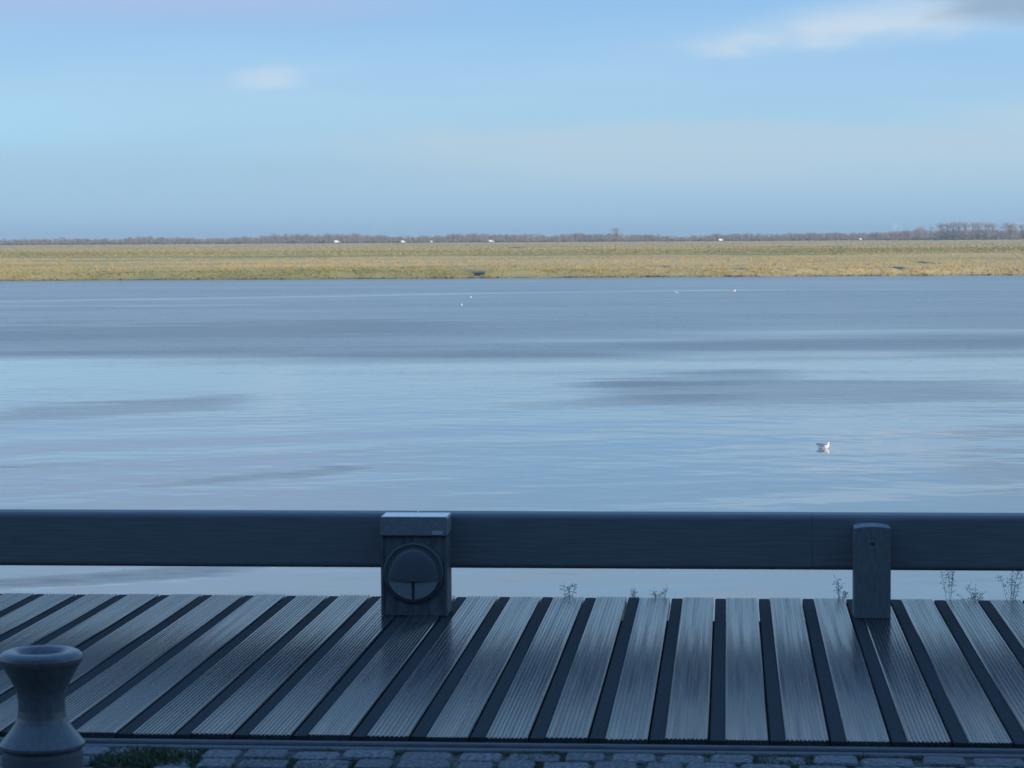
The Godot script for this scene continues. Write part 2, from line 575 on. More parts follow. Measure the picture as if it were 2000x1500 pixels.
func build_trees() -> void:
	twig_mat = mat(lin(0.27, 0.205, 0.175), 0.95, 0.2)
	bark_mat = mat(lin(0.09, 0.075, 0.062), 0.95, 0.2)
	var kinds := [make_tree(0.36), make_tree(0.46), make_tree(0.42), make_tree(0.55)]
	var px := -260.0
	while px < 2260.0:
		var z := 1960.0 + rng.randf_range(0, 90)
		var tall := top_at(px) * z / F * rng.randf_range(0.72, 1.12)
		put_tree(kinds[rng.randi() % 4], at_depth(px, z, 0.9), tall, "leafless brown tree in the long far tree line beyond the marsh", "trees of the far tree line")
		px += rng.randf_range(6, 12)
	put_tree(kinds[1], at_depth(1205, 1950, 0.9), 11.2, "single rounded bare tree standing higher than the middle of the tree line")
	var grove := [[1795, 25.0], [1838, 30.0], [1850, 31.0], [1862, 33.0], [1874, 32.0], [1886, 32.0], [1899, 31.0], [1912, 32.0], [1925, 31.0], [1938, 30.0], [1974, 32.0], [1998, 28.0]]
	for g in grove:
		put_tree(kinds[3 if g[0] != 1974 else 0], at_depth(g[0], 1940.0 + rng.randf_range(-12, 12), 0.9), g[1] * 1.1 * 1945.0 / F, "tall spreading bare tree in the highest grove of the tree line", "trees of the tall grove")
	# the wood behind the front row
	var wood := MultiMesh.new()
	wood.transform_format = MultiMesh.TRANSFORM_3D
	wood.mesh = kinds[2][1]
	wood.instance_count = 700
	for k in 700:
		var q := -300.0 + 2600.0 * (k + rng.randf()) / 700.0
		var z := 2060.0 + rng.randf_range(0, 160)
		var tall := top_at(q) * z / F * rng.randf_range(0.55, 1.05)
		wood.set_instance_transform(k, Transform3D(Basis(Vector3.UP, rng.randf() * TAU).scaled(Vector3(tall * 1.5, tall, tall * 1.5)), at_depth(q, z, 0.8)))
	var back := MultiMeshInstance3D.new()
	back.name = "wood"
	back.multimesh = wood
	back.material_override = twig_mat
	add_child(back)
	tag(back, "hazy bare wood behind the front row of far trees", "wood")
	back.set_meta("kind", "stuff")
	# low scrub along the foot of the trees
	var st := tool()
	for k in 90:
		var d := Vector3(rng.randfn(), absf(rng.randfn()), rng.randfn()).normalized()
		var p := Vector3(d.x * 1.3, d.y * 1.1, d.z * 0.8)
		var side := d.cross(Vector3(rng.randfn(), rng.randfn(), rng.randfn())).normalized() * 0.16
		tri(st, p * 0.4 - side, p * rng.randf_range(0.8, 1.15), p * 0.4 + side)
	var mm := MultiMesh.new()
	mm.transform_format = MultiMesh.TRANSFORM_3D
	mm.mesh = done(st)
	mm.instance_count = 520
	for k in 520:
		var p := at_depth(-260.0 + 2520.0 * (k + rng.randf()) / 520.0, 1950.0 + rng.randf_range(0, 40), 0.9)
		var s := rng.randf_range(1.4, 2.6)
		mm.set_instance_transform(k, Transform3D(Basis(Vector3.UP, rng.randf() * TAU).scaled(Vector3(s, s * rng.randf_range(0.7, 1.1), s)), p))
	var h := MultiMeshInstance3D.new()
	h.name = "scrub"
	h.multimesh = mm
	h.material_override = mat(lin(0.2, 0.16, 0.125), 0.95, 0.2)
	add_child(h)
	tag(h, "low dark scrub along the foot of the far trees", "scrub")
	h.set_meta("kind", "stuff")

func make_van() -> Node3D:
	var o := thing("parked_van", "", "van")
	var white := mat(lin(0.82, 0.82, 0.82), 0.35)
	var glass := mat(lin(0.02, 0.025, 0.03), 0.1)
	var rubber := mat(lin(0.02, 0.02, 0.02), 0.9)
	var st := tool()
	extrude(st, PackedVector2Array([Vector2(-2.5, 0.35), Vector2(2.45, 0.35), Vector2(2.5, 1.05), Vector2(1.95, 1.3), Vector2(1.25, 2.15), Vector2(-2.4, 2.3), Vector2(-2.5, 2.1)]), -0.95, 0.95)
	part("body", done(st), white, o)
	st = tool()
	extrude(st, PackedVector2Array([Vector2(0.55, 1.3), Vector2(1.8, 1.3), Vector2(1.25, 1.95), Vector2(0.55, 1.95)]), -0.96, 0.96)
	part("window", done(st), glass, o)
	for p in [[-1.6, -0.9], [-1.6, 0.9], [1.6, -0.9], [1.6, 0.9]]:
		st = tool()
		lathe(st, PackedVector2Array([Vector2(0, -0.1), Vector2(0.36, -0.1), Vector2(0.36, 0.1), Vector2(0, 0.1)]), 14)
		var w := part("wheel", done(st), rubber, o, Vector3(p[0], 0.36, p[1]))
		w.rotation.x = PI / 2
	return o

func build_far_things() -> void:
	var v := make_van()
	var first := true
	for a in [[658, 0.1, 1.0, "white van parked by the thick trees on the far marsh edge"], [787, 0.7, 0.9, "pale van parked before a darker clump in the far trees"], [843, 1.3, 0.7, "small white van seen end on at the foot of the far trees"], [960, -0.15, 0.95, "bright white van broadside at the foot of the middle trees"], [1408, 0.2, 0.85, "white van at the lowest and thinnest stretch of the far tree line"], [1681, 1.0, 0.75, "small grey white van near the tall grove of trees"]]:
		var o: Node3D = v if first else v.duplicate()
		if not first:
			o.name = numbered("parked_van")
			add_child(o)
		first = false
		o.position = at_depth(a[0], 1935, land_height(0, 2500))
		o.position.y = land_height(o.position.x, 1935) + 0.3
		o.rotation.y = a[1]
		o.scale = Vector3.ONE * a[2] * 0.8
		o.set_meta("label", a[3])
		o.set_meta("group", "vans at the far edge of the marsh")
	# wind turbines beyond the trees
	var white := mat(lin(0.85, 0.86, 0.88), 0.5)
	var t := tool()
	lathe(t, PackedVector2Array([Vector2(1.5, 0), Vector2(0.9, 40.0), Vector2(0, 40.0)]), 12)
	var tower := done(t)
	t = tool()
	box(t, Vector3(-1.1, 39.6, -3), Vector3(1.1, 42, 2))
	var nacelle := done(t)
	t = tool()
	quad(t, Vector3(-0.7, 0.5, 0), Vector3(-0.9, 5, 0), Vector3(0.9, 5, 0.3), Vector3(0.7, 0.5, 0.3))
	quad(t, Vector3(-0.9, 5, 0), Vector3(-0.2, 19, 0), Vector3(0.25, 19, 0.1), Vector3(0.9, 5, 0.3))
	quad(t, Vector3(0.7, 0.5, 0.5), Vector3(0.9, 5, 0.5), Vector3(-0.9, 5, 0.2), Vector3(-0.7, 0.5, 0.2))
	quad(t, Vector3(0.9, 5, 0.5), Vector3(0.25, 19, 0.3), Vector3(-0.2, 19, 0.2), Vector3(-0.9, 5, 0.2))
	var blade := done(t)
	for a in [[1747, 10500.0, 0.5, "white wind turbine alone beside the tall grove of trees"], [1796, 12500.0, 0.2, "white wind turbine just clearing the edge of the tall grove"], [1989, 10000.0, 1.0, "white wind turbine rising behind the end of the tall grove"], [1912, 11000.0, 0.1, "white wind turbine whose blades show over the tall grove"], [663, 14000.0, 0.3, "distant white wind turbine over the low tree line"], [732, 13000.0, 0.9, "distant white wind turbine over the low tree line"], [766, 15000.0, 0.0, "distant white wind turbine over the low tree line"], [800, 13500.0, 0.6, "distant white wind turbine over the low tree line"], [817, 14000.0, 1.4, "distant white wind turbine over the low tree line"]]:
		var o := thing("wind_turbine", a[3], "wind turbine", at_depth(a[0], a[1] * 0.75, 1.0), deg_to_rad(15), "distant wind turbines" if a[0] < 1000 else "wind turbines by the grove")
		o.scale = Vector3.ONE * 0.8
		part("tower", tower, white, o)
		part("nacelle", nacelle, white, o)
		for k in 3:
			var b := part("blade", blade, white, o, Vector3(0, 40.8, 2.2))
			b.rotation.z = a[2] + TAU * k / 3.0

# ------------------------------------------------------------------ gulls

func make_gull() -> Node3D:
	# swims with its breast towards +x; the waterline is y = 0
	var o := thing("gull", "", "gull")
	var keys := [  # x, y, half width, half height of each ring from tail to bill
		[-0.205, 0.062, 0.006, 0.004], [-0.17, 0.055, 0.03, 0.011], [-0.12, 0.04, 0.048, 0.03], [-0.05, 0.022, 0.064, 0.05], [0.02, 0.02, 0.068, 0.056], [0.075, 0.03, 0.058, 0.054], [0.108, 0.06, 0.038, 0.04], [0.118, 0.092, 0.029, 0.03], [0.128, 0.116, 0.028, 0.028], [0.143, 0.122, 0.025, 0.025], [0.158, 0.121, 0.016, 0.016], [0.166, 0.119, 0.006, 0.006]]
	var st := tool()
	var n := 14
	var rings: Array = []
	for k in keys.size():
		var q: Array = keys[k]
		var a: Array = keys[maxi(k - 1, 0)]
		var b: Array = keys[mini(k + 1, keys.size() - 1)]
		var d := Vector3(b[0] - a[0], b[1] - a[1], 0).normalized()
		var up := Vector3(-d.y, d.x, 0)
		var ring: Array[Vector3] = []
		for i in n:
			var t := TAU * i / n
			ring.append(Vector3(q[0], q[1], 0) + Vector3(0, 0, q[2] * cos(t)) + up * q[3] * sin(t))
		rings.append(ring)
	var white := Color(0.85, 0.85, 0.84)
	for k in rings.size() - 1:
		for i in n:
			var j := (i + 1) % n
			st.set_color(white)
			quad(st, rings[k][i], rings[k + 1][i], rings[k + 1][j], rings[k][j])
	var bm := mat(lin(0.85, 0.85, 0.84), 0.8, 0.3)
	part("body", done(st), bm, o)
	var grey := mat(lin(0.20, 0.22, 0.25), 0.8, 0.3)
	var black := mat(lin(0.02, 0.02, 0.025), 0.7, 0.3)
	for s in [-1.0, 1.0]:
		st = tool()
		var up_edge: Array[Vector3] = []
		var low_edge: Array[Vector3] = []
		for k in 9:
			var f := k / 8.0
			var x := lerpf(0.085, -0.215, f)
			var y := 0.062 + 0.022 * sin(f * PI * 0.8) + 0.008 * f * f
			var w := (0.062 * sin(minf(1.0, f * 1.5 + 0.35) * PI * 0.72) + 0.004) * (1.0 - f * f * 0.75)
			up_edge.append(Vector3(x, y + 0.016, s * w * 0.25))
			low_edge.append(Vector3(x, y - 0.038 * (1.0 - f), s * (w + 0.014)))
		for k in 8:
			quad(st, up_edge[k], up_edge[k + 1], low_edge[k + 1], low_edge[k])
			quad(st, up_edge[k] * 0.97, low_edge[k] * 0.97, low_edge[k + 1] * 0.97, up_edge[k + 1] * 0.97)
		var w := part("wing", done(st), grey, o)
		st = tool()
		tube(st, PackedVector3Array([Vector3(-0.16, 0.082, s * 0.012), Vector3(-0.20, 0.084, s * 0.008), Vector3(-0.245, 0.088, s * 0.004)]), PackedFloat32Array([0.011, 0.008, 0.001]), 6)
		part("wing_tip", done(st), black, w)
		st = tool()
		lathe(st, PackedVector2Array([Vector2(0, -0.005), Vector2(0.005, 0), Vector2(0, 0.005)]), 8)
		part("eye", done(st), black, o, Vector3(0.146, 0.127, s * 0.023))
		st = tool()
		lathe(st, PackedVector2Array([Vector2(0, -0.009), Vector2(0.008, 0), Vector2(0, 0.009)]), 8)
		part("ear_spot", done(st), black, o, Vector3(0.126, 0.121, s * 0.024))
	st = tool()
	tube(st, PackedVector3Array([Vector3(0.16, 0.119, 0), Vector3(0.18, 0.116, 0), Vector3(0.198, 0.111, 0)]), PackedFloat32Array([0.007, 0.006, 0.001]), 6)
	part("bill", done(st), mat(lin(0.12, 0.02, 0.015), 0.5), o)
	return o

func build_gulls() -> void:
	var g := make_gull()
	g.set_meta("label", "white gull with grey back swimming alone on the calm river")
	g.position = on_level(1609, 875, 0.0)
	g.rotation.y = deg_to_rad(-44)
	g.scale = Vector3.ONE * 0.93
	for a in [[901, 596.5, -80.0, 1.0, "distant white gull of a close pair, farther from the far bank"], [920, 581.5, -100.0, 0.95, "distant pale gull of a close pair, nearer to the far bank"], [1322, 572, 150.0, 1.0, "dull distant gull floating with its tail to the bright one"], [1433, 569, -20.0, 1.15, "bright distant gull floating broadside near the far bank"]]:
		var o: Node3D = g.duplicate()
		o.name = numbered("gull")
		add_child(o)
		o.position = on_level(a[0], a[1], 0.0)
		o.rotation.y = deg_to_rad(a[2])
		o.scale = Vector3.ONE * a[3]
		o.set_meta("label", a[4])
		o.set_meta("group", "gulls far out on the river")

# ------------------------------------------------------------------ quay

const PITCH := 0.2175      # one deck board and one dark strip
const STRIP := 0.063       # width of the dark strip and the slit beside it
const FRONT := 9.17
const REAR := 12.815

func build_quay() -> void:
	var turn := deg_to_rad(-YAW)
	# masonry of the quay
	var stone := mat(lin(0.16, 0.155, 0.145), 0.9)
	stone.albedo_texture = noise_tex(0.02, 4, 51, Color(0.62, 0.62, 0.62), Color(1, 1, 1))
	stone.uv1_triplanar = true
	var st := tool()
	box(st, Vector3(-45, -4, -12.42), Vector3(45, DECK - 0.06, 30))
	structure("quay_wall", done(st), stone, Vector3.ZERO, turn)

	# deck: grooved boards with dark gritty strips between them
	var deck := Node3D.new()
	deck.name = "boardwalk"
	add_child(deck)
	deck.rotation.y = turn
	deck.set_meta("kind", "structure")
	var width := PITCH - STRIP
	var meshes: Array = []
	for variant in 4:
		var deep: float = [0.0036, 0.0032, 0.0024, 0.0034][variant]
		var n: int = [9, 9, 10, 8][variant]
		var o := PackedVector2Array([Vector2(0.0, -0.04), Vector2(width, -0.04), Vector2(width, -0.004), Vector2(width - 0.004, 0)])
		var pitch := (width - 0.016) / n
		for k in n:
			var x := width - 0.008 - pitch * (k + 0.5)
			o.append(Vector2(x + pitch * 0.30, 0))
			o.append(Vector2(x + pitch * 0.20, -deep))
			o.append(Vector2(x - pitch * 0.20, -deep))
			o.append(Vector2(x - pitch * 0.30, 0))
		o.append(Vector2(0.004, 0))
		o.append(Vector2(0.0, -0.004))
		st = SurfaceTool.new()
		st.begin(Mesh.PRIMITIVE_TRIANGLES)
		st.set_smooth_group(-1)
		extrude(st, o, -REAR, -FRONT, 1)
		meshes.append(done(st))
	var grain := noise_tex(0.03, 4, 52, Color(0.7, 0.7, 0.7), Color(1, 1, 1), 512, 0.5, 0.6)
	var wet := noise_tex(0.012, 4, 53, Color(0.6, 0.6, 0.6), Color(1, 1, 1), 512, 0.5, 0.6)
	var woods: Array = []
	for k in 6:
		var t: float = [0.08, 0.066, 0.09, 0.074, 0.06, 0.085][k]
		var m := mat(lin(t, t * 0.98, t * 0.97), 0.28, 0.45)
		m.albedo_texture = grain
		m.roughness_texture = wet
		m.uv1_triplanar = true
		m.uv1_scale = Vector3(6.0, 6.0, 0.07)
		m.uv1_offset = Vector3(0.37 * k, 0.19 * k, 0.61 * k)
		woods.append(m)
	st = tool()
	extrude(st, PackedVector2Array([Vector2(0, -0.04), Vector2(STRIP - 0.009, -0.04), Vector2(STRIP - 0.009, -0.006), Vector2(STRIP - 0.013, -0.003), Vector2(0.004, -0.003), Vector2(0, -0.006)]), -REAR + 0.01, -FRONT)
	var strip_mesh := done(st)
	var strip_mat := mat(lin(0.075, 0.075, 0.075), 0.9, 0.3)
	strip_mat.albedo_texture = noise_tex(0.25, 2, 54, Color(0.4, 0.4, 0.4), Color(1, 1, 1), 256)
	strip_mat.uv1_triplanar = true
	strip_mat.uv1_scale = Vector3(3, 3, 3)
	for k in range(-34, 22):
		var u := -0.077 + PITCH * k
		part("grip_strip", strip_mesh, strip_mat, deck, Vector3(u + 0.008, DECK + rng.randf_range(-0.002, 0.001), 0))
		var v := rng.randi() % 4
		var b := part("board", meshes[v], woods[rng.randi() % 6], deck, Vector3(u + STRIP, DECK + rng.randf_range(-0.0015, 0.0015), rng.randf_range(-0.006, 0.006)))
		b.rotation.z = deg_to_rad(rng.randf_range(-0.25, 0.25))
	# two long edge timbers between the deck and the setts
	var edge := mat(lin(0.11, 0.11, 0.11), 0.7)
	edge.albedo_texture = grain
	edge.uv1_triplanar = true
	edge.uv1_scale = Vector3(6, 6, 0.4)
	for a in [[9.085, 9.138, -0.012], [8.985, 9.048, -0.014]]:
		st = tool()
		extrude(st, rounded_rect(a[0], -0.10, a[1], 0, 0.014), -14.0, 14.0, 1)
		var e := part("edge_beam", done(st), edge, deck, Vector3(0, DECK + a[2], 0))
		e.rotation.y = PI / 2   # pushed along the rail
	# the wall that the setts lie on
	build_setts(turn)
	build_rail(turn)
	build_bollard()
	build_weeds()

func build_setts(turn: float) -> void:
	var bed := mat(lin(0.12, 0.12, 0.09), 0.95)
	bed.albedo_texture = noise_tex(0.05, 4, 55, Color(0.5, 0.5, 0.5), Color(1, 1, 1), 256)
	bed.uv1_triplanar = true
	bed.uv1_scale = Vector3(2, 2, 2)
	var st := tool()
	box(st, Vector3(-45, DECK - 0.058, -8.95), Vector3(45, DECK - 0.018, 29.9))
	var pave := structure("pavement", done(st), bed, Vector3.ZERO, turn)
	var shapes: Array = []
	for k in 5:
		st = tool()
		var o := rounded_rect(-0.5, -0.5, 0.5, 0.5, 0.12, 2)
		var jig := PackedVector2Array()
		for p in o:
			jig.append(p * rng.randf_range(0.93, 1.02))
		var c := Vector3(rng.randf_range(-0.1, 0.1), 1.0, rng.randf_range(-0.1, 0.1))
		for i in jig.size():
			var p := jig[i]
			var q := jig[(i + 1) % jig.size()]
			var t := 0.92
			quad(st, Vector3(p.x, 0, p.y), Vector3(p.x, 0.7, p.y), Vector3(q.x, 0.7, q.y), Vector3(q.x, 0, q.y))
			quad(st, Vector3(p.x, 0.7, p.y), Vector3(p.x * t, 0.95, p.y * t), Vector3(q.x * t, 0.95, q.y * t), Vector3(q.x, 0.7, q.y))
			tri(st, Vector3(p.x * t, 0.95, p.y * t), c, Vector3(q.x * t, 0.95, q.y * t))
		shapes.append(done(st))
	var stones: Array = []
	for t in [0.18, 0.16, 0.20, 0.145]:
		var m := mat(lin(t, t * 0.98, t * 0.95), 0.7)
		m.albedo_texture = noise_tex(0.06, 4, 56, Color(0.55, 0.55, 0.55), Color(1, 1, 1), 256)
		m.uv1_world_triplanar = true
		m.uv1_triplanar = true
		m.uv1_scale = Vector3(2.5, 2.5, 2.5)
		stones.append(m)
	var v := 8.93
	for r in 9:
		var deep := rng.randf_range(0.12, 0.15)
		var u := -3.0 + rng.randf() * 0.1
		while u < 1.9:
			var long := rng.randf_range(0.12, 0.2)
			var s := part("sett", shapes[rng.randi() % 5], stones[rng.randi() % 4], pave, Vector3(u + long / 2, DECK - 0.035, -(v - deep / 2)))
			s.scale = Vector3(long, 0.03 + rng.randf_range(-0.006, 0.005), deep)
			s.rotation.y = deg_to_rad(rng.randf_range(-3, 3))
			u += long + rng.randf_range(0.012, 0.03)
		v -= deep + rng.randf_range(0.015, 0.025)
	# moss and short grass in the joints
	st = tool()
	for k in 26:
		var a := rng.randf() * TAU
		var r := sqrt(rng.randf()) * 0.03
		var f := Vector3(cos(a) * r, 0, sin(a) * r)
		var tip := f + Vector3(rng.randf_range(-0.008, 0.008), rng.randf_range(0.005, 0.016), rng.randf_range(-0.008, 0.008))
		var side := Vector3(cos(a * 3.0), 0, sin(a * 3.0)) * 0.0035
		tri(st, f - side, tip, f + side)
	var mm := MultiMesh.new()
	mm.transform_format = MultiMesh.TRANSFORM_3D
	mm.use_colors = true
	mm.mesh = done(st)
	var n := noise(1.2, 3, 57)
	var spots: Array = []
	for k in 9000:
		var u := rng.randf_range(-2.9, 1.8)
		var w := rng.randf_range(8.2, 8.95)
		var thick := n.get_noise_2d(u, w) - 0.05
		thick += 0.7 * smooth(0.2, 0.08, Vector2(u + 2.07, (w - 8.76) * 1.3).length())
		thick += 0.25 * smooth(0.05, 0.0, absf(w - 8.95))
		if thick > rng.randf_range(0.0, 0.35):
			spots.append(Vector2(u, w))
	mm.instance_count = spots.size()
	for k in spots.size():
		var s := rng.randf_range(0.6, 1.3) * (1.0 + 0.9 * smooth(0.24, 0.1, Vector2(spots[k].x + 2.07, (spots[k].y - 8.76) * 1.3).length()))
		mm.set_instance_transform(k, Transform3D(Basis(Vector3.UP, rng.randf() * TAU).scaled(Vector3.ONE * s), quay(spots[k].x, DECK - 0.02, spots[k].y)))
		var g := rng.randf_range(0.6, 1.2)
		mm.set_instance_color(k, Color(0.115 * g, 0.14 * g, 0.08 * g))
	var mi := MultiMeshInstance3D.new()
	mi.name = "moss"
	mi.multimesh = mm
	mi.material_override = mat(Color.WHITE, 0.95, 0.2)
	mi.material_override.vertex_color_use_as_albedo = true
	add_child(mi)
	tag(mi, "green moss and short grass in the joints of the setts", "moss")
	mi.set_meta("kind", "stuff")

func build_rail(turn: float) -> void:
	var rail := thing("guard_rail", "low dark timber guard rail on posts along the river edge of the boardwalk", "guard rail", quay(0, DECK, 12.31), turn)
	var wood := mat(lin(0.185, 0.184, 0.182), 0.6, 0.5)
	wood.albedo_texture = noise_tex(0.03, 5, 61, Color(0.89, 0.9, 0.88), Color(1, 1, 1), 512, 0.5, 0.6)
	wood.uv1_triplanar = true
	wood.uv1_scale = Vector3(4, 4, 0.22)
	# beams: local x along the rail, -z towards the water
	var joint := -1.522
	for a in [[-14.0, joint - 0.006], [joint + 0.006, 0.3985], [0.4, 14.0]]:
		var st := tool()
		extrude(st, rounded_rect(0, 0.205, 0.15, 0.473, 0.024, 4), a[0], a[1], 1)
		var b := part("rail_beam", done(st), wood, rail)
		b.rotation.y = PI / 2
	# broad post with a bulkhead lamp
	var post := Node3D.new()
	post.name = "lamp_post"
	rail.add_child(post)
	post.position = Vector3(-1.505, 0, 0)
	post.set_meta("label", "broad square post with a round bulkhead lamp set in its face")
	var w := 0.160
	var dark := mat(lin(0.15, 0.15, 0.15), 0.6)
	dark.albedo_texture = noise_tex(0.03, 4, 62, Color(0.8, 0.8, 0.8), Color(1, 1, 1), 256)
	dark.uv1_triplanar = true
	dark.uv1_scale = Vector3(3, 1, 3)
	var st := tool()
	extrude(st, rounded_rect(-w, 0.0, w, 0.388, 0.006, 2), -0.002, 0.178)
	# side cheeks stand proud of the face
	box(st, Vector3(-w, 0, 0.178), Vector3(-w + 0.012, 0.388, 0.190))
	box(st, Vector3(w - 0.012, 0, 0.178), Vector3(w, 0.388, 0.190))
	part("post_body", done(st), dark, post)
	st = tool()
	extrude(st, rounded_rect(-w - 0.002, 0.389, w + 0.002, 0.474, 0.006, 2), -0.002, 0.196)
	var grey := mat(lin(0.25, 0.245, 0.24), 0.42)
	grey.albedo_texture = noise_tex(0.04, 3, 67, Color(0.93, 0.93, 0.93), Color(1, 1, 1), 256)
	grey.uv1_triplanar = true
	grey.uv1_scale = Vector3(3, 3, 3)
	part("head_band", done(st), grey, post)
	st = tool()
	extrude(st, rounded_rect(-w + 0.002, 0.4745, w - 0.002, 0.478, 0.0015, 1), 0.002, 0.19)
	part("cap_plate", done(st), mat(lin(0.5, 0.5, 0.51), 0.14, 0.6), post)  # added pale slab; its light colour stands in for sky reflected on top
	st = tool()
	extrude(st, rounded_rect(0.09, 0.392, 0.141, 0.411, 0.002, 1), 0.196, 0.1985)
	part("plate", done(st), mat(lin(0.45, 0.45, 0.46), 0.4), post)
	# lamp: round bezel, eyelid hood over the upper half, two panes below
	var lamp_y := 0.207
	var bezel := mat(lin(0.09, 0.094, 0.097), 0.5)
	st = tool()
	lathe(st, PackedVector2Array([Vector2(0.0, 0.0), Vector2(0.146, 0.0), Vector2(0.146, 0.014), Vector2(0.138, 0.022), Vector2(0.128, 0.018), Vector2(0.0, 0.018)]), 48)
	var bz := part("lamp_bezel", done(st), bezel, post, Vector3(-0.002, lamp_y, 0.178))
	bz.rotation.x = PI / 2
	# hood: quarter dome
	st = tool()
	var hn := 24
	for i in hn:
		for j in 8:
			var pts: Array[Vector3] = []
			for c in [[i, j], [i, j + 1], [i + 1, j + 1], [i + 1, j]]:
				var a: float = PI * c[0] / hn
				var e: float = PI * 0.5 * c[1] / 8.0
				pts.append(Vector3(cos(a) * cos(e) * 0.124, sin(a) * cos(e) * 0.155 - 0.038, 0.022 * sin(e) + 0.019))
			quad(st, pts[0], pts[1], pts[2], pts[3])
	part("lamp_hood", done(st), mat(lin(0.10, 0.107, 0.11), 0.45), post, Vector3(-0.002, lamp_y, 0.178))
	var lens := mat(lin(0.24, 0.24, 0.235), 0.3)
	for s in [-1.0, 1.0]:
		st = tool()
		var o := PackedVector2Array([Vector2(0.008 * s, -0.040)])
		for k in 13:
			var a := lerpf(-18.0, -87.0, k / 12.0)
			o.append(Vector2(cos(deg_to_rad(a)) * 0.126 * s, sin(deg_to_rad(a)) * 0.126))
		if s > 0:
			o.reverse()
		extrude(st, o, 0.0, 0.014)
		part("lamp_lens", done(st), lens, post, Vector3(-0.002, lamp_y, 0.197))
	# plain posts
	var plain := mat(lin(0.185, 0.184, 0.182), 0.6)   # the same timber, grain upright
	plain.albedo_texture = noise_tex(0.03, 5, 66, Color(0.89, 0.9, 0.88), Color(1, 1, 1), 512, 0.5, 0.6)
	plain.uv1_triplanar = true
	plain.uv1_scale = Vector3(4, 0.8, 4)
	for u in [-5.85, 0.677, 2.86]:
		var p := Node3D.new()
		p.name = "post"
		rail.add_child(p, true)
		p.position = Vector3(u, 0, 0)
		st = tool()
		var o := PackedVector2Array([Vector2(-0.086, 0.0), Vector2(0.086, 0.0)])
		for k in 9:
			var x := lerpf(0.086, -0.086, k / 8.0)
			o.append(Vector2(x, 0.424 + 0.010 * (1.0 - pow(x / 0.086, 2))))
		extrude(st, o, 0.0, 0.162)
		part("post_body", done(st), plain, p)
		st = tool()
		var sheen_outline := PackedVector2Array()
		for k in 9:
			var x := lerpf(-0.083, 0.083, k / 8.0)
			sheen_outline.append(Vector2(x, 0.4245 + 0.010 * (1.0 - pow(x / 0.086, 2))))
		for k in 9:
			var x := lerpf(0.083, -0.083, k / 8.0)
			sheen_outline.append(Vector2(x, 0.4275 + 0.010 * (1.0 - pow(x / 0.086, 2))))
		extrude(st, sheen_outline, 0.004, 0.158)
		part("cap_plate", done(st), mat(lin(0.4, 0.4, 0.41), 0.14, 0.6), p)  # thin film added so the post top looks bright with sky; sheen in its colour
		st = tool()
		lathe(st, PackedVector2Array([Vector2(0, 0), Vector2(0.010, 0), Vector2(0.010, 0.004), Vector2(0.006, 0.008), Vector2(0, 0.008)]), 12)
		var bolt := part("bolt", done(st), mat(lin(0.12, 0.12, 0.12), 0.5, 0.5, 0.6), p, Vector3(0, 0.36, 0.162))
		bolt.rotation.x = PI / 2

func build_bollard() -> void:
	var o := thing("mooring_bollard", "dark cast iron mooring bollard with hollow mushroom rim beside the boardwalk", "bollard", quay(-2.312, DECK - 0.02, 8.40))
	var iron := mat(lin(0.15, 0.145, 0.145), 0.3, 0.5, 0.0)
	iron.albedo_texture = noise_tex(0.02, 4, 63, Color(0.84, 0.82, 0.81), Color(1, 1, 1), 512, 0.5, 0.6)
	iron.uv1_triplanar = true
	iron.uv1_scale = Vector3(3, 3, 3)
	var s := 8.4 / F * 1.005
	# half widths and heights read off as photograph pixels over the foot (1515)
	var px := [[81, 52], [84, 56], [84, 61], [80, 66], [74, 73], [66, 83], [60, 91], [53, 102], [48, 114], [46, 128], [46, 142], [47, 155], [50, 168], [56, 182], [64, 197], [71, 209], [75, 217], [78, 221], [81, 227], [82, 233], [80, 240], [75, 244.5], [68, 247], [58, 248], [50, 246], [44, 241], [40, 234], [36, 230], [0, 229]]
	var prof := PackedVector2Array()
	for p in px:
		prof.append(Vector2(p[0] * s * 1.01, (p[1] + 7.0) * s + 0.02))
	var st := tool()
	lathe(st, prof, 56)
	part("column", done(st), iron, o)
	st = tool()
	lathe(st, PackedVector2Array([Vector2(0.136, 0), Vector2(0.136, 0.10), Vector2(0.130, 0.118), Vector2(0, 0.118)]), 56)
	part("plinth", done(st), mat(lin(0.10, 0.098, 0.098), 0.7), o)

func weed(at: Vector3, tall: float, stems: int, spread: float, label: String) -> void:
	var o := thing("weed", label, "weed", at)
	var stalk := mat(lin(0.28, 0.27, 0.24), 0.9)
	var leaf := mat(lin(0.30, 0.30, 0.26), 0.9)
	for k in stems:
		var a := rng.randf() * TAU
		var h := tall * rng.randf_range(0.65, 1.0)
		var lean := Vector3(cos(a), 0, sin(a)) * spread * rng.randf_range(0.2, 1.0)
		var pts := PackedVector3Array([Vector3(lean.x * 0.1, 0, lean.z * 0.1), Vector3(lean.x * 0.4, h * 0.5, lean.z * 0.4), Vector3(lean.x, h, lean.z)])
		var st := tool()
		tube(st, pts, PackedFloat32Array([0.0015, 0.001, 0.0006]), 4)
		var lv := tool()
		for j in 22:
			var f := rng.randf_range(0.55, 1.05)
			var base := pts[1].lerp(pts[2], clampf((f - 0.5) * 2.0, 0, 1))
			var d := Vector3(rng.randfn(), rng.randfn() * 0.5 + 0.35, rng.randfn()).normalized()
			var mid := base + d * rng.randf_range(0.008, 0.026)
			tube(st, PackedVector3Array([base, mid]), PackedFloat32Array([0.001, 0.0006]), 3)
			var e := rng.randf_range(0.0022, 0.0045)
			var side := d.cross(Vector3(rng.randfn(), rng.randfn(), rng.randfn())).normalized() * e
			quad(lv, mid, mid + d * e + side, mid + d * e * 2.2, mid + d * e - side)
		var s := part("stem", done(st), stalk, o)
		part("seed_head", done(lv), leaf, s).set_meta("kind", "stuff")

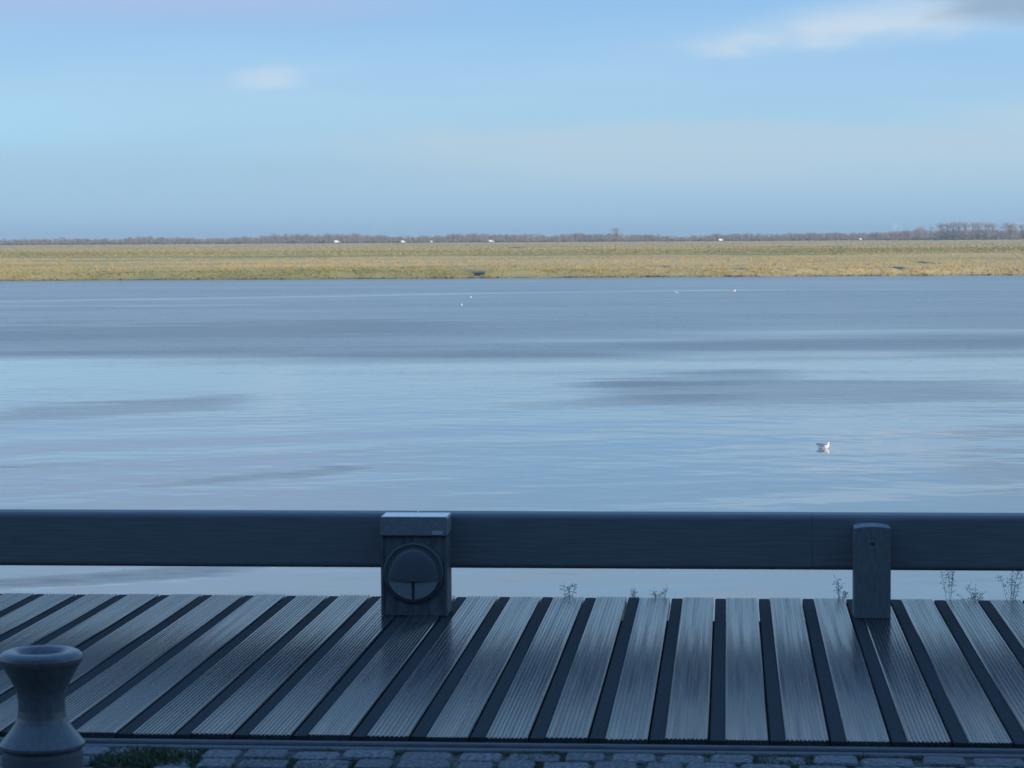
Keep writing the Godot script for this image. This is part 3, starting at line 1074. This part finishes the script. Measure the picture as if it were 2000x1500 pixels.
func build_weeds() -> void:
	for a in [[-0.815, 0.075, 3, 0.05, "little branching weed standing apart at the deck edge nearest the lamp post"], [-0.488, 0.075, 2, 0.03, "lone upright sprig of weed at the deck edge"], [-0.355, 0.045, 4, 0.05, "low clump of weed flattened against the deck edge"], [0.555, 0.085, 4, 0.05, "small weed growing against the plain wooden post"], [1.10, 0.17, 4, 0.07, "tall thin weed with feathery seed heads reaching the rail"], [1.22, 0.055, 7, 0.09, "low bushy weed between two tall weeds at the deck edge"], [1.40, 0.16, 6, 0.08, "tall bushy weed with broad seed heads past the low clump"]]:
		weed(quay(a[0], DECK - 0.12, REAR + 0.05), a[1] + 0.12, a[2], a[3], a[4])

# ------------------------------------------------------------------ the building behind the camera, whose shade lies on the quay

func build_warehouse() -> void:
	var o := thing("quayside_building", "long pale rendered building behind the quay that shades it", "building", quay(6, DECK - 0.03, -3.0), deg_to_rad(-YAW))
	var brick := mat(lin(0.55, 0.55, 0.54), 0.9)
	brick.albedo_texture = noise_tex(0.03, 4, 71, Color(0.6, 0.6, 0.6), Color(1, 1, 1), 256)
	brick.uv1_triplanar = true
	var st := tool()
	box(st, Vector3(-34, 0, 0), Vector3(34, 9.0, 14))
	part("wall", done(st), brick, o)
	st = tool()
	extrude(st, PackedVector2Array([Vector2(-14.4, 9.001), Vector2(0.4, 9.001), Vector2(-7, 10.6)]), -34.4, 34.4)
	var roof := part("roof", done(st), mat(lin(0.09, 0.09, 0.1), 0.8), o)
	roof.rotation.y = PI / 2
	var frame := mat(lin(0.5, 0.5, 0.48), 0.6)
	var pane := mat(lin(0.03, 0.035, 0.04), 0.08)
	for r in 2:
		for k in 14:
			var x := -31.0 + k * 4.7
			st = tool()
			box(st, Vector3(x - 0.65, 1.2 + r * 3.4, -0.06), Vector3(x + 0.65, 3.2 + r * 3.4, -0.003))
			var f := part("window", done(st), frame, o)
			for s in [-1, 1]:
				st = tool()
				box(st, Vector3(x + s * 0.3 - 0.25, 1.3 + r * 3.4, -0.075), Vector3(x + s * 0.3 + 0.25, 3.1 + r * 3.4, -0.063))
				part("pane", done(st), pane, f)

# ------------------------------------------------------------------ scene

func _ready() -> void:
	rng.seed = 7
	across = Vector3(cos(deg_to_rad(YAW)), 0, sin(deg_to_rad(YAW)))
	ahead = Vector3(sin(deg_to_rad(YAW)), 0, -cos(deg_to_rad(YAW)))
	cam_basis = Basis(Vector3.RIGHT, -atan((750.0 - HORIZON) / F)) * Basis(Vector3.BACK, -atan(11.0 / 2000.0))

	var cam := Camera3D.new()
	cam.name = "camera"
	cam.fov = rad_to_deg(2.0 * atan(750.0 / F))
	cam.near = 0.1
	cam.far = 30000.0
	cam.transform = Transform3D(cam_basis, Vector3(0, EYE, 0))
	var optics := CameraAttributesPhysical.new()   # a phone photograph that is a little soft everywhere
	optics.frustum_focal_length = 80.0
	optics.frustum_near = 0.1
	optics.frustum_far = 30000.0
	optics.frustum_focus_distance = 25.0
	optics.exposure_aperture = 10.0
	cam.attributes = optics
	add_child(cam)
	cam.current = true

	var env := Environment.new()
	env.background_mode = Environment.BG_SKY
	var pano := PanoramaSkyMaterial.new()
	pano.panorama = ImageTexture.create_from_image(sky_image())
	var sky := Sky.new()
	sky.sky_material = pano
	env.sky = sky
	env.tonemap_mode = Environment.TONE_MAPPER_LINEAR
	env.tonemap_exposure = 1.0
	env.sdfgi_enabled = true
	env.ssao_enabled = true
	env.ssil_enabled = true
	env.fog_enabled = true
	env.fog_density = 0.00017
	env.fog_light_color = lin(0.62, 0.86, 1.0)
	var we := WorldEnvironment.new()
	we.name = "world_environment"
	we.environment = env
	add_child(we)

	var sun := DirectionalLight3D.new()
	sun.name = "sun"
	sun.light_energy = 1.5
	sun.light_color = Color(1.0, 0.93, 0.82)
	sun.light_angular_distance = 0.5
	sun.shadow_enabled = true
	var az := deg_to_rad(SUN_AZ)
	var el := deg_to_rad(SUN_EL)
	var to_sun := Vector3(sin(az) * cos(el), sin(el), cos(az) * cos(el))
	add_child(sun)
	sun.look_at_from_position(to_sun * 100.0, Vector3.ZERO, Vector3.UP)

	build_water()
	build_land()
	build_quay()
	build_warehouse()
	build_trees()
	build_far_things()
	build_gulls()
